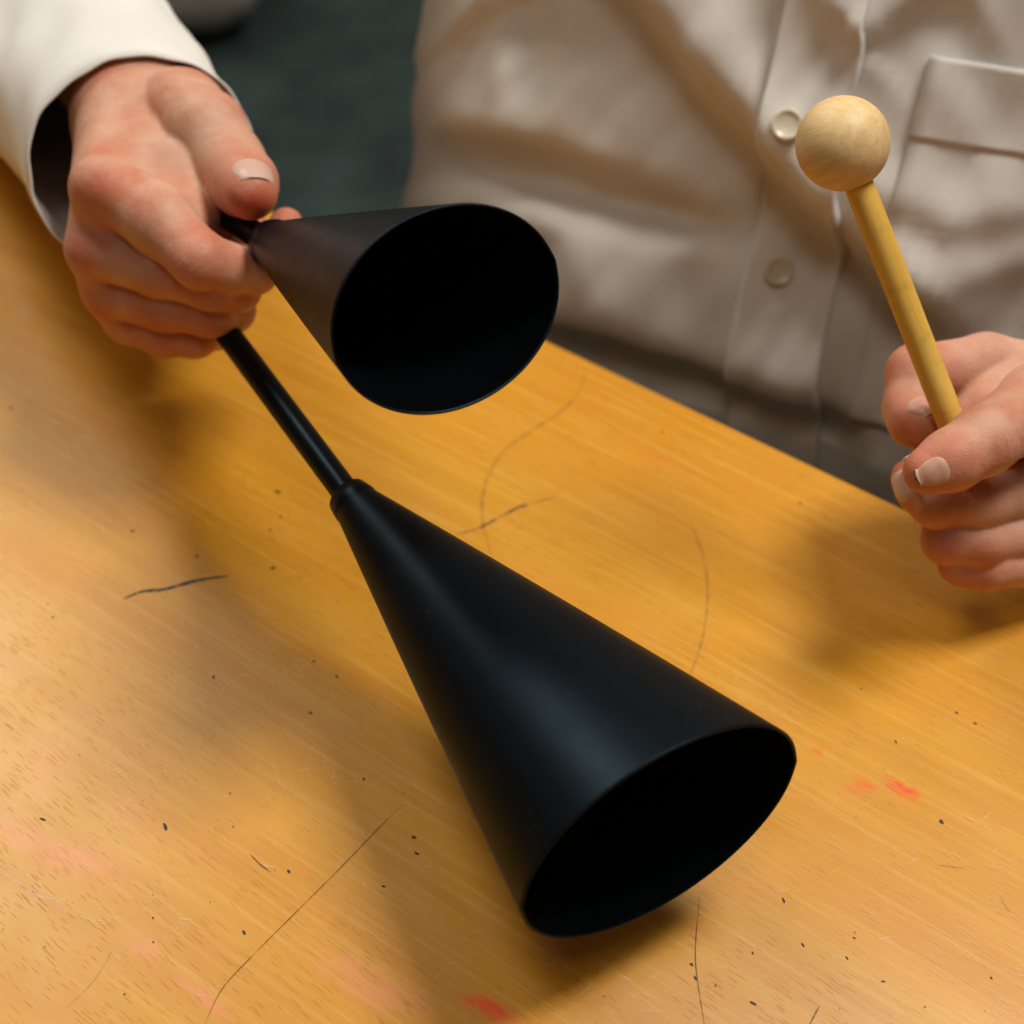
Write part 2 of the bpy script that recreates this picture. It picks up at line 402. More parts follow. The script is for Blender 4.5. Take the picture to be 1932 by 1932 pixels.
for pts in ([(0, 1640), (40, 1672), (95, 1690), (120, 1725)], [(20, 1655), (70, 1690), (110, 1700), (128, 1730)], [(200, 1790), (215, 1800), (228, 1812)], [(55, 1895), (65, 1880), (72, 1865)]):
    v, f = ribbon(pts, .0005, 0.00012, .3); bse = len(vs); vs += v; fs += [tuple(i + bse for i in q) for q in f]
o = mesh_obj('surface_scratches', vs, fs, M_scr, None, False); o.parent = desk; o['kind'] = 'stuff'

# ------------------------------------------------------------------ agogo: two cone bells on a bent rod
UT, UM = P(512, 459, .562), P(846, 584, .462)          # upper bell: throat and mouth centre
UA, UB = V3(203, -107, 85, .462), V3(62, 168, 65, .462)
LT, LM = P(662, 942, .540), P(1252, 1570, .452)        # lower bell
LA, LB = V3(270, -117, 122, .452), V3(8, 176, 158, .452)

agogo = empty('agogo_bell', LM + Vector((0, 0, -.03)))
tag(agogo, 'matte black double cone agogo bell on bent rod held over the desk', 'percussion instrument')
def bell(throat, mouth, A, B, rt):
    """thin sheet cone with an oval mouth, side seams at the ends of the long axis"""
    ax = (mouth - throat).normalized(); n = 96
    A0 = (A - ax * A.dot(ax)).normalized() * rt; B0 = ax.cross(A0)
    if B0.dot(B) < 0: B0 = -B0
    def ring(t, inset=0.0, shift=0.0):
        c = throat.lerp(mouth, t); g = t * (1.04 - 0.04 * t); out = []
        a_ = A0.lerp(A, g); b_ = B0.lerp(B, g); la, lb = a_.length, b_.length
        for i in range(n):
            th = 2 * math.pi * i / n; co, si = math.cos(th), math.sin(th)
            pw = 1 + 0.02 * t
            si2 = math.copysign(abs(si) ** pw, si)
            seam = 1 + 0.009 * t * math.exp(-(si / 0.07) ** 2)
            out.append(c + a_ * (co * seam * (1 - inset / la)) + b_ * (si2 * (1 - inset / lb)) + ax * shift)
        return out
    ts = np.concatenate([np.linspace(0, .98, 30), [.992, .998, 1.0]])
    rings = [ring(t) for t in ts]
    rings.append(ring(1.0, 0.0003, 0.0004)); rings.append(ring(1.0, 0.0006, 0.0004)); rings.append(ring(1.0, 0.0009, 0.0))
    v, f = loft(rings)
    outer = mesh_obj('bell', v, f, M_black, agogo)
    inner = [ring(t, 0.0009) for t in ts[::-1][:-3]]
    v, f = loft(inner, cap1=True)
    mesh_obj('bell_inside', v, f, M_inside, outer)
    # welded collar at the throat
    path = [throat - ax * .0022, throat - ax * .0015, throat + ax * .003, throat + ax * .0055]
    v, f = loft(tube_rings(path, [rt * .70, rt * 1.06, rt * 1.18, rt * 1.16], 32), cap0=True)
    mesh_obj('collar', v, f, M_black, outer)
    return outer
bell(UT, UM, UA, UB, .0072); bell(LT, LM, LA, LB, .0066)
axu = (UM - UT).normalized(); axl = (LM - LT).normalized()
rd = (LT - P(428, 628, .592)).normalized()
rod_pts = [LT + rd * .004, LT - rd * .020, LT - rd * .045, P(428, 628, .592), P(345, 520, .610), P(300, 440, .622), P(330, 375, .624), P(418, 404, .588), UT - axu * .004, UT + axu * .010]
path = smoothpath(rod_pts, 10)
rad = [.0045] * len(path)
v, f = loft(tube_rings(path, rad, 24), cap0=True, cap1=True)
mesh_obj('rod', v, f, M_rodblk, agogo)

# ------------------------------------------------------------------ mallet
BC = P(1590, 271, .522); SE = P(1826, 878, .543)
mallet = empty('mallet', SE); tag(mallet, 'wooden mallet with round pale ball head held upright', 'mallet')
sd = (SE - BC).normalized()
def frame_obj(o, origin, zdir):
    q = zdir.to_track_quat('Z', 'Y'); mw = Matrix.Translation(origin) @ q.to_matrix().to_4x4()
    o.data.transform(mw.inverted()); o.matrix_world = mw
rings = []
for i in range(41):
    a = math.pi * i / 40; rr = 0.0145
    rings.append([BC + (-sd) * (rr * math.cos(a)) for _ in range(1)] if False else tube_rings([BC - sd * (rr * math.cos(a)), BC - sd * (rr * math.cos(a)) + sd * 1e-4], max(1e-5, rr * math.sin(a)), 56)[0])
v, f = loft(rings); ob = mesh_obj('ball_head', v, f, M_ball); frame_obj(ob, BC, Vector((0.55, -0.5, 0.65)).normalized())
ob.parent = mallet; bpy.context.view_layer.update(); ob.matrix_parent_inverse = mallet.matrix_world.inverted()
L = (SE - BC).length
path = [BC + sd * t for t in (.008, .0135, .02, .04, .06, .08, L - .001, L)]
v, f = loft(tube_rings(path, [.0045, .0045, .0046, .0046, .0045, .0045, .0045, .0038], 32), cap1=True)
ob = mesh_obj('stick', v, f, M_stick); frame_obj(ob, BC, sd)
ob.parent = mallet; bpy.context.view_layer.update(); ob.matrix_parent_inverse = mallet.matrix_world.inverted()

# ------------------------------------------------------------------ person
def surface_nets(F, h, org):
    s = F < 0; nx, ny, nz = F.shape
    cs = [(i, j, k) for i in (0, 1) for j in (0, 1) for k in (0, 1)]
    cnt = sum(s[i:nx - 1 + i, j:ny - 1 + j, k:nz - 1 + k].astype(np.int8) for i, j, k in cs)
    act = (cnt > 0) & (cnt < 8); idx = np.argwhere(act); vid = -np.ones(act.shape, np.int64); vid[act] = np.arange(len(idx))
    acc = np.zeros((len(idx), 3)); num = np.zeros(len(idx))
    val = {c: F[idx[:, 0] + c[0], idx[:, 1] + c[1], idx[:, 2] + c[2]] for c in cs}
    for a in cs:
        for ax in range(3):
            if a[ax] == 0:
                b_ = list(a); b_[ax] = 1; b_ = tuple(b_)
                va, vb = val[a], val[b_]; cr = (va < 0) != (vb < 0)
                t = np.where(cr, va / np.where(cr, va - vb, 1), 0)
                p = np.zeros((len(idx), 3)) + np.array(a, float); p[:, ax] += t
                acc[cr] += p[cr]; num += cr
    V = (idx + acc / num[:, None]) * h + org
    faces = []
    for ax in range(3):
        o1, o2 = (ax + 1) % 3, (ax + 2) % 3
        sl = [slice(None)] * 3; sl2 = [slice(None)] * 3
        sl[ax] = slice(0, -1); sl2[ax] = slice(1, None)
        ch = s[tuple(sl)] != s[tuple(sl2)]
        e = np.argwhere(ch); e = e[(e[:, o1] > 0) & (e[:, o2] > 0) & (e[:, o1] < F.shape[o1] - 1) & (e[:, o2] < F.shape[o2] - 1)]
        inside = s[e[:, 0], e[:, 1], e[:, 2]]
        def g(d1, d2):
            q = e.copy(); q[:, o1] -= d1; q[:, o2] -= d2; return vid[q[:, 0], q[:, 1], q[:, 2]]
        quad = np.stack([g(1, 1), g(0, 1), g(0, 0), g(1, 0)], 1)
        quad[~inside] = quad[~inside][:, ::-1]; faces.append(quad)
    return V, np.concatenate(faces)
class SDF:
    def __init__(self, lo, hi, h):
        self.lo = np.array(lo, float); self.h = h; self.n = np.ceil((np.array(hi) - self.lo) / h).astype(int) + 1
        self.F = np.full(self.n, 0.02, np.float32)
    def block(self, lo, hi):
        a = np.clip(np.floor((lo - self.lo) / self.h).astype(int), 0, self.n - 1); b_ = np.clip(np.ceil((hi - self.lo) / self.h).astype(int) + 1, 1, self.n)
        return tuple(slice(i, j) for i, j in zip(a, b_)), [self.lo[i] + self.h * np.arange(a[i], b_[i]) for i in range(3)]
    def chain(self, pts, kin, kout, G=None):
        """pts: list of (x,y,z,r); segments blend with kin, the chain joins the field with kout"""
        pts = [np.array(p, float) for p in pts]; m = 0.012
        lo = np.min([p[:3] - p[3] for p in pts], 0) - m; hi = np.max([p[:3] + p[3] for p in pts], 0) + m
        sl, ax = self.block(lo, hi)
        if any(len(a) == 0 for a in ax): return
        X, Y, Z = np.meshgrid(*[a.astype(np.float32) for a in ax], indexing='ij'); D = None
        for p, q in zip(pts[:-1], pts[1:]):
            d = (q - p)[:3]; dd = d @ d + 1e-12
            t = np.clip(((X - p[0]) * d[0] + (Y - p[1]) * d[1] + (Z - p[2]) * d[2]) / dd, 0, 1)
            s = np.sqrt((X - p[0] - t * d[0]) ** 2 + (Y - p[1] - t * d[1]) ** 2 + (Z - p[2] - t * d[2]) ** 2) - (p[3] + (q[3] - p[3]) * t)
            D = s if D is None else smin(D, s, kin)
        self.F[sl] = smin(self.F[sl], D.astype(np.float32), kout)
    def mesh(self): return surface_nets(self.F, self.h, self.lo)
def smin(a, b, k):
    h = np.maximum(k - np.abs(a - b), 0) / k
    return np.minimum(a, b) - h * h * k * 0.25
def J(x, y, d, r): p = P(x, y, d); return (p.x, p.y, p.z, r / 1000.0)
def bbox(chains, m=0.008):
    a = np.array([q for c in chains for q in c]); return (a[:, :3] - a[:, 3:]).min(0) - m, (a[:, :3] + a[:, 3:]).max(0) + m

# hand round the rod (the child's right hand, left in the picture)
rh = dict(
 wrist=[J(200, 120, .66, 20), J(245, 215, .622, 18), J(300, 205, .620, 17)],
 meta=[[J(245, 225, .618, 16), J(192, 352, .577, 11.2)], [J(255, 225, .622, 16), J(180, 468, .587, 10.8)],
       [J(262, 230, .628, 15), J(207, 545, .600, 10.4)], [J(285, 240, .634, 15), J(245, 600, .613, 9.8)],
       [J(300, 260, .632, 16), J(290, 420, .618, 15), J(290, 520, .622, 13)],
       [J(300, 250, .609, 14), J(338, 332, .592, 12), J(372, 398, .583, 9.5)], [J(230, 370, .580, 8.5), J(300, 416, .573, 9), J(345, 440, .570, 8)],
       [J(360, 420, .606, 10), J(430, 432, .612, 9), J(480, 450, .613, 8)]],
 index=[J(200, 350, .578, 11.4), J(300, 416, .568, 11.2), J(376, 490, .560, 9.2), J(432, 506, .566, 7.9), J(482, 513, .573, 7.0), J(508, 496, .586, 6.8), J(540, 424, .602, 6.1)],
 middle=[J(180, 468, .587, 10.2), J(300, 508, .577, 9.0), J(398, 536, .571, 8.3), J(448, 545, .579, 7.6), J(470, 500, .603, 6.8)],
 ring=[J(207, 545, .599, 9.8), J(310, 575, .588, 8.6), J(396, 590, .583, 8.0), J(440, 586, .594, 7.2), J(458, 540, .615, 6.5)],
 little=[J(245, 602, .611, 9.2), J(310, 630, .600, 7.8), J(368, 636, .597, 7.0), J(415, 622, .610, 6.5), J(430, 580, .625, 6)],
 thumb=[J(300, 205, .620, 15.5), J(345, 212, .606, 14.5), J(390, 246, .592, 13.2), J(432, 310, .586, 12.0), J(460, 345, .574, 10.8), J(473, 364, .562, 9.0)])
# hand on the mallet (the child's left hand, right in the picture)
lh = dict(
 wrist=[J(2330, 700, .640, 20), J(2210, 790, .600, 19), J(2180, 880, .600, 17)],
 meta=[[J(2190, 790, .600, 16), J(2010, 715, .577, 11.5)], [J(2190, 830, .602, 16), J(2020, 905, .572, 11)],
       [J(2190, 860, .604, 15), J(2020, 985, .576, 10.5)], [J(2190, 890, .606, 15), J(2010, 1055, .580, 10)], [J(2120, 800, .59, 15), J(1985, 800, .575, 13)], [J(2020, 760, .582, 14), J(1915, 742, .572, 11), J(1870, 775, .560, 9)], [J(2010, 800, .582, 14), J(1860, 800, .574, 11), J(1790, 850, .566, 10), J(1800, 940, .566, 10)]],
 index=[J(2010, 712, .577, 10.2), J(1860, 684, .574, 9.6), J(1727, 704, .568, 9.3), J(1716, 770, .563, 8.4), J(1724, 795, .558, 7.8), J(1752, 801, .551, 6.9)],
 middle=[J(2010, 903, .570, 10), J(1850, 945, .553, 9.0), J(1766, 946, .549, 8.2), J(1732, 920, .552, 7.0), J(1718, 900, .553, 6.2)],
 ring=[J(2010, 985, .574, 9.6), J(1850, 1020, .557, 8.5), J(1786, 1018, .556, 7.7), J(1765, 985, .572, 7)],
 little=[J(2000, 1055, .578, 9), J(1862, 1069, .562, 7.6), J(1814, 1062, .562, 7.0), J(1795, 1030, .578, 6.4)],
 thumb=[J(2140, 740, .585, 16), J(1965, 762, .546, 13.0), J(1855, 832, .526, 10.0), J(1795, 868, .520, 8.9), J(1748, 889, .518, 7.2)])

def hand_mesh(hd, h, extra):
    chains = [hd['wrist']] + hd['meta'] + [hd[k] for k in ('index', 'middle', 'ring', 'little', 'thumb')] + extra
    lo, hi = bbox(chains); S = SDF(lo, hi, h)
    S.chain(hd['wrist'], .010, .001)
    for e in extra: S.chain(e, .012, .012)
    for m in hd['meta']: S.chain(m, .01, .011)
    for k, ko in (('little', .0012), ('ring', .0010), ('middle', .0010), ('index', .0010)): S.chain(hd[k], .0035, ko)
    S.chain(hd['thumb'], .005, .0016)
    return S.mesh()
elbowR = Vector((-.27, .36, .055)); elbowL = Vector((.50, .10, .05))
fa = tuple(elbowR) + (.030,); fb = tuple(elbowL) + (.030,)
w = rh['wrist'][0]; Vr, Fr = hand_mesh(rh, .0007, [[w, tuple(np.array(w) + (np.array(fa) - np.array(w)) * .25)]])
w = lh['wrist'][0]; Vl, Fl = hand_mesh(lh, .0007, [[w, tuple(np.array(w) + (np.array(fb) - np.array(w)) * .25)]])
# torso, shoulders, neck and arms under the shirt
TC = Vector((.150, .222, 0)); FACE = Vector((-.42, -.91, 0)).normalized(); SIDE = Vector((-FACE.y, FACE.x, 0))  # SIDE: towards the child's left
if SIDE.x < 0: SIDE = -SIDE
shR = TC - SIDE * .135 - FACE * .07 + Vector((0, 0, .27)); shL = TC + SIDE * .135 - FACE * .07 + Vector((0, 0, .27))
def q4(v, r): return (v.x, v.y, v.z, r)
def cz(x, z, r): return q4(TC + SIDE * x + FACE * (-.24 * max(z, -.06) - .012) + Vector((0, 0, z)), r)
core = [[cz(0, -.25, .050), cz(0, 0, .062), cz(0, .20, .056), cz(0, .30, .045), cz(0, .40, .040)],
        [cz(-.06, -.22, .048), cz(-.07, .2, .050)], [cz(.06, -.22, .048), cz(.07, .2, .050)],
        [q4(shR, .036), cz(0, .28, .045), q4(shL, .036)],
        [q4(shR, .040), q4(elbowR, .032), tuple(np.array(rh['wrist'][0][:3]) * .8 + np.array(elbowR) * .2) + (.021,)],
        [q4(shL, .040), q4(elbowL, .032), tuple(np.array(lh['wrist'][0][:3]) * .8 + np.array(elbowL) * .2) + (.021,)]]
lo, hi = bbox(core, .02); S = SDF(lo, hi, .006)
for c in core: S.chain(c, .02, .02)
Vc, Fc = S.mesh()
person = empty('person', TC + Vector((0, 0, -.3)))
tag(person, 'child in a pale long sleeved button shirt playing instrument at the desk', 'person')
Vb = np.concatenate([Vr, Vl, Vc]); Fb = np.concatenate([Fr, Fl + len(Vr), Fc + len(Vr) + len(Vl)])
def crease(p, axis, dorsal, n, gap, depth, sig, rad):
    global Vb
    p = np.array(p); axis = np.array(axis.normalized()); dorsal = np.array(dorsal.normalized()); side = np.cross(axis, dorsal)
    q = Vb - p; al = q @ axis; r = np.linalg.norm(q, axis=1); lat = q @ side
    w_ = np.exp(-(r / rad) ** 4) * (q @ dorsal > 0)
    h = sum(np.exp(-((al - (i - (n - 1) / 2) * gap - 22 * lat ** 2 * (1 if i % 2 else -1)) / sig) ** 2) * (1 - .25 * (i % 2)) for i in range(n))
    Vb = Vb - (w_ * h * depth)[:, None] * dorsal
def jv(j): return Vector(j[:3])
CAMD = -FWD
for j0, j1, j2, dv, n, dp in ((rh['thumb'][2], rh['thumb'][3], rh['thumb'][4], V3(.5, -.4, -1, 3200), 4, .00035), (lh['thumb'][1], lh['thumb'][2], lh['thumb'][3], V3(-.1, .1, -1, 3200), 4, .0003),
                              (rh['index'][1], rh['index'][2], rh['index'][3], V3(-.1, -.1, -1, 3200), 3, .00022), (rh['middle'][1], rh['middle'][2], rh['middle'][3], V3(0, .5, -1, 3200), 3, .0002),
                              (lh['middle'][0], lh['middle'][1], lh['middle'][2], V3(0, .4, -1, 3200), 3, .0002), (lh['ring'][0], lh['ring'][1], lh['ring'][2], V3(0, .4, -1, 3200), 3, .0002), (lh['index'][1], lh['index'][2], lh['index'][3], V3(-.6, -.6, -.6, 3200), 3, .00025)):
    ax_ = jv(j2) - jv(j0); dv = (dv - ax_.normalized() * dv.dot(ax_.normalized())).normalized()
    crease(jv(j1) + dv * j1[3] * .8, ax_, dv, n, .0021, dp, .00055, .0085)
me = bpy.data.meshes.new('body'); me.vertices.add(len(Vb)); me.vertices.foreach_set('co', Vb.ravel())
me.loops.add(Fb.size); me.loops.foreach_set('vertex_index', Fb.ravel().astype(np.int32))
me.polygons.add(len(Fb)); me.polygons.foreach_set('loop_start', np.arange(0, Fb.size, 4, dtype=np.int32))
me.update(calc_edges=True); me.validate()
me.polygons.foreach_set('use_smooth', np.ones(len(me.polygons), bool)); me.materials.append(M_skin)
fl_ = np.zeros(len(Vb))
def flush(j, rad, amt):
    d = np.linalg.norm(Vb - np.array(j[:3]), axis=1); np.maximum(fl_, amt * np.exp(-(d / rad) ** 2), out=fl_)
def flp(x, y, d, rad, amt): flush(J(x, y, d, 0), rad, amt)
for hd in (rh, lh):
    flush(hd['thumb'][-1], .014, .75)
    for k in ('index', 'middle', 'ring', 'little'):
        flush(hd[k][-1], .012, .8); flush(hd[k][2], .012, .65); flush(hd[k][0], .012, .45)
flp(478, 395, .553, .012, 1.15); flp(190, 345, .566, .009, .65); flp(260, 385, .556, .006, .55); flp(150, 480, .576, .013, .55); flp(200, 600, .595, .013, .45); flp(392, 490, .548, .008, .45)
flp(330, 640, .59, .018, .55); flp(1860, 1080, .55, .016, .4); flp(1760, 960, .54, .012, .4); flp(1800, 870, .51, .010, .35)
at = me.attributes.new('flush', 'FLOAT', 'POINT'); at.data.foreach_set('value', fl_.astype(np.float32))
body = bpy.data.objects.new('body', me); col.objects.link(body); body.parent = person
bpy.context.view_layer.update(); body.matrix_parent_inverse = person.matrix_world.inverted()
sm = body.modifiers.new('smooth', 'SMOOTH'); sm.factor = 0.4; sm.iterations = 2

from mathutils.bvhtree import BVHTree
bvh = BVHTree.FromPolygons([tuple(p) for p in np.concatenate([Vr, Vl])], [tuple(int(i) for i in q) for q in np.concatenate([Fr, Fl + len(Vr)])])
def nail(base, tip, up, half, u0, u1, m):
    """a curved plate laid on the back of the last joint: from u0 to u1 metres past the tip joint, half = half angle"""
    a = (tip - base).normalized(); n = (up - a * up.dot(a)).normalized(); s = a.cross(n)
    nu, nv = 13, 13; top = []; low = []; al = []
    for i in range(nu):
        u = i / (nu - 1)
        for j in range(nv):
            w_ = (j / (nv - 1) - .5) * 2
            q = 1 - w_ * w_; sq = abs(w_) ** 3
            du = (-.16 * (1 - u) ** 2 + .12 * u * u) * q + (.05 * (1 - u) ** 3) * sq
            along = u0 + (u1 - u0) * (u + du); th = w_ * half * (.90 + .10 * math.sin(math.pi * min(1, u * 1.15)))
            d = n * math.cos(th) + s * math.sin(th); c = tip + a * along
            hit = bvh.ray_cast(c + d * .03, -d)[0]
            rr = (hit - c).dot(d) if hit else None
            top.append([c, d, rr]); al.append(u)
    for i in range(nu):
        for j in range(nv):
            c, d, rr = top[i * nv + j]
            prev = low[(i - 1) * nv + j] if i else None
            if rr is None or (prev is not None and rr < prev - .0007): rr = (prev - .00025) if prev is not None else .006
            low.append(rr)
    vs = []
    for lay in (0, 1):
        for i in range(nu):
            for j in range(nv):
                c, d, _ = top[i * nv + j]; w_ = (j / (nv - 1) - .5) * 2; u = i / (nu - 1)
                lift = .00045 * (1 - w_ ** 6) * min(1, u * 5) - .00012
                vs.append(c + d * (low[i * nv + j] + lift - lay * .0006))
    f = []; N = nu * nv
    for i in range(nu - 1):
        for j in range(nv - 1):
            q = (i * nv + j, i * nv + j + 1, (i + 1) * nv + j + 1, (i + 1) * nv + j); f.append(q); f.append(tuple(x + N for x in q[::-1]))
    rim = [j for j in range(nv)] + [i * nv + nv - 1 for i in range(1, nu)] + [(nu - 1) * nv + j for j in range(nv - 2, -1, -1)] + [i * nv for i in range(nu - 2, 0, -1)]
    for p_, q_ in zip(rim, rim[1:] + rim[:1]): f.append((q_, p_, p_ + N, q_ + N))
    o = mesh_obj('fingernail', vs, f, m, body)
    at = o.data.attributes.new('along', 'FLOAT', 'POINT'); at.data.foreach_set('value', al + al)
    return o
def v_(j): return Vector(j[:3])
nail(v_(rh['thumb'][-3]), v_(rh['thumb'][-1]), V3(.25, -1.0, -.45, 3200), R(56), -.0055, .0048, M_nail_clean)
nail(v_(lh['thumb'][-2]), v_(lh['thumb'][-1]), V3(.05, .10, -1, 3200), R(37), -.0024, .0056, M_nail)
nail(v_(lh['index'][-2]), v_(lh['index'][-1]), V3(-.2, -1, -.75, 3200), R(42), -.004, .0040, M_nail)
nail(v_(lh['middle'][-2]), v_(lh['middle'][-1]), V3(-1, -.1, -.75, 3200), R(44), -.006, .0022, M_nail_clean)

# ---- shirt
def seg_dist(px, py, poly):
    """signed distance (positive to the right of / above the line direction) to a polyline in picture units"""
    best = np.full(px.shape, 1e9); sg = np.zeros(px.shape); par = np.zeros(px.shape); tot = len(poly) - 1
    for i, ((x0, y0), (x1, y1)) in enumerate(zip(poly[:-1], poly[1:])):
        dx, dy = x1 - x0, y1 - y0; L2 = dx * dx + dy * dy
        t = np.clip(((px - x0) * dx + (py - y0) * dy) / L2, 0, 1)
        d = np.hypot(px - x0 - t * dx, py - y0 - t * dy)
        cr = (dy * (px - x0) - dx * (py - y0)) / math.sqrt(L2)
        m = d < best; best = np.where(m, d, best); sg = np.where(m, np.where(cr >= 0, d, -d), sg); par = np.where(m, (i + t) / tot, par)
    return sg, best, par
def ledge(px, py, poly, amp, w0, wa, wb, dep=.7, fade=(0.1, 0.1)):
    s, d, par = seg_dist(px, py, poly)
    up = 0.5 * (1 + np.tanh(s / w0)); f = up * np.exp(-np.maximum(s, 0) / wa) - dep * (1 - up) * np.exp(-np.maximum(-s, 0) / wb)
    env = np.clip(par / max(fade[0], 1e-6), 0, 1) * np.clip((1 - par) / max(fade[1], 1e-6), 0, 1)
    return amp * f * env
def vnoise(x, y, seed):
    return (np.sin(x * 1.0 + seed) * np.cos(y * 1.3 - seed * 2) + .6 * np.sin(x * 2.1 - y * 1.2 + seed * 3) + .4 * np.cos(x * 3.7 + y * 2.9 + seed)) / 2.0
def torso_base(a, z):
    """a: angle from the facing direction (positive to the child's left), z height; returns points"""
    half_w = .198 + .012 * np.exp(-((z + .05) / .12) ** 2) - .10 * np.clip((z - .22) / .12, 0, 1) ** 2
    half_d = .100 + .014 * np.exp(-((z + .0) / .1) ** 2) - .05 * np.clip((z - .22) / .12, 0, 1) ** 2
    ca, sa = np.cos(a), np.sin(a); e = 0.86
    X = np.sign(sa) * np.abs(sa) ** e * half_w; Yd = np.sign(ca) * np.abs(ca) ** e * half_d
    half_d = half_d - .055 * np.clip((-.015 - z) / .12, 0, 1) ** 1.3
    lean = -.24 * np.clip(z, -.06, .3) - .03 * np.clip(z + .06, -.3, 0)
    base = np.stack([TC.x + SIDE.x * X + FACE.x * (Yd + lean), TC.y + SIDE.y * X + FACE.y * (Yd + lean), z + 0 * a], -1)
    return base
def torso(a, z, off=0.0):
    b0 = torso_base(a, z); e = 1e-3
    du = torso_base(a + e, z) - b0; dv = torso_base(a, z + e) - b0; n = np.cross(du, dv); n /= np.linalg.norm(n, axis=-1, keepdims=True)
    px, py = proj(b0)
    h = np.zeros(px.shape)
    h += ledge(px, py, [(1090, -130), (1190, -5), (1310, 150), (1410, 260), (1490, 350), (1580, 450), (1715, 585), (1820, 680)], .027, 48, 110, 160, 1.4, (.02, .12))
    h += ledge(px, py, [(720, 255), (880, 258), (1000, 285), (1150, 345), (1330, 412), (1430, 440)], .021, 50, 120, 90, .6, (.30, .3))
    h -= ledge(px, py, [(720, 352), (880, 350), (1000, 375), (1150, 420), (1300, 455), (1400, 480)], .013, 24, 60, 140, .8, (.30, .3))
    h += ledge(px, py, [(925, -80), (952, 40), (968, 130), (960, 200)], -.008, 14, 45, 60, .6, (.1, .3))
    h += ledge(px, py, [(960, 600), (1150, 655), (1300, 705), (1450, 760), (1650, 830)], .016, 45, 130, 110, 1.2, (.12, .1))
    h += ledge(px, py, [(1560, 300), (1660, 370), (1800, 430), (1932, 410), (2050, 390)], .007, 40, 80, 90, .8, (.2, .1))
    h += ledge(px, py, [(1630, 90), (1700, 30), (1800, -40)], .010, 24, 60, 60, .8, (.1, .1))
    h += ledge(px, py, [(1700, 590), (1800, 535), (1932, 505), (2050, 490)], .007, 45, 80, 90, .8, (.2, .1))
    h += .0022 * vnoise(px / 95, py / 75, 1.3) + .0012 * vnoise(px / 40, py / 48, 4.1)
    h = np.where(np.abs(a) > 2.0, h * 0.2, h)
    return b0 + n * (h + off)[..., None]
NA, NZ = 300, 240
aa = np.linspace(-math.pi, math.pi, NA, endpoint=False); zz = np.linspace(-.32, .335, NZ)
A_, Z_ = np.meshgrid(aa, zz); pts = torso(A_, Z_)
v, f = loft([list(map(tuple, r)) for r in pts]); 
shirt = mesh_obj('shirt', v, f, M_cloth, person)
so = shirt.modifiers.new('thickness', 'SOLIDIFY'); so.thickness = .001; so.offset = -1
def find_a(x, y):
    """(angle, height) of the shirt front seen at picture point (x, y)"""
    best = None
    A2, Z2 = np.meshgrid(np.linspace(-1.6, 1.6, 321), np.linspace(-.2, .3, 251)); px, py = proj(torso(A2, Z2))
    d = (px - x) ** 2 + (py - y) ** 2; i = np.unravel_index(np.argmin(d), d.shape); return A2[i], Z2[i]
def patch(name, a0, a1, z0, z1, off, m, na=24, nz=120, th=.0012):
    """cloth laid over the shirt; a0, a1 functions of z"""
    zs = np.linspace(z0, z1, nz); ws = np.linspace(0, 1, na)
    A2 = np.array([[a0(z) + (a1(z) - a0(z)) * w_ for w_ in ws] for z in zs]); Z2 = np.repeat(zs[:, None], na, 1)
    pts = torso(A2, Z2, off); v, f = loft([list(map(tuple, r)) for r in pts], close_u=False)
    o = mesh_obj(name, v, f, m, shirt); s = o.modifiers.new('thickness', 'SOLIDIFY'); s.thickness = th; s.offset = -1; s.use_even_offset = True
    return o
pl = [find_a(1480, 30), find_a(1385, 740)]; pr = [find_a(1640, 30), find_a(1540, 740)]
def lin(p):
    (a0, z0), (a1, z1) = p; return lambda z: a0 + (a1 - a0) * (z - z0) / (z1 - z0 + 1e-9)
patch('placket', lin(pl), lin(pr), -.18, .30, .0062, M_cloth, th=.0045)
la, lr = lin(pl), lin(pr)
pa, pz0 = find_a(1752, 105); pa1, pz1 = find_a(1690, 370)
patch('pocket', lambda z: pa + (pa1 - pa) * (z - pz0) / (pz1 - pz0), lambda z: pa + .62, pz1 - .10, pz0, .0020, M_cloth, 24, 40)
patch('pocket_hem', lambda z: pa + (pa1 - pa) * (z - pz0) / (pz1 - pz0), lambda z: pa + .62, pz0 - .028, pz0 + .0015, .0026, M_cloth, 24, 16)
k = NT('pearly_button'); k.set(Base_Color=(0.62, 0.56, 0.42, 1), Roughness=0.22); M_btn = k.m
for (x, y) in ((1490, 228), (1488, 500)):
    a_, z_ = find_a(x, y); c = torso(np.array([a_]), np.array([z_]), .0085)[0]; e = .01
    du = torso(np.array([a_ + e]), np.array([z_]))[0] - torso(np.array([a_ - e]), np.array([z_]))[0]; dv = torso(np.array([a_]), np.array([z_ + .004]))[0] - torso(np.array([a_]), np.array([z_ - .004]))[0]
    n = Vector(np.cross(du, dv)).normalized(); c = Vector(c)
    s1 = Vector(du).normalized(); s2 = n.cross(s1); r = .0062; rings = []
    for (rr, hh) in ((1.0, -.0012), (1.0, .0004), (.94, .0012), (.84, .0014), (.74, .0008), (.5, .0004), (.25, .0003), (.02, .0003)):
        rings.append([c + (s1 * math.cos(t) + s2 * math.sin(t)) * (r * rr) + n * hh for t in np.linspace(0, 6.2832, 28, endpoint=False)])
    v, f = loft(rings, cap1=True); bo = mesh_obj('button', v, f, M_btn, shirt)

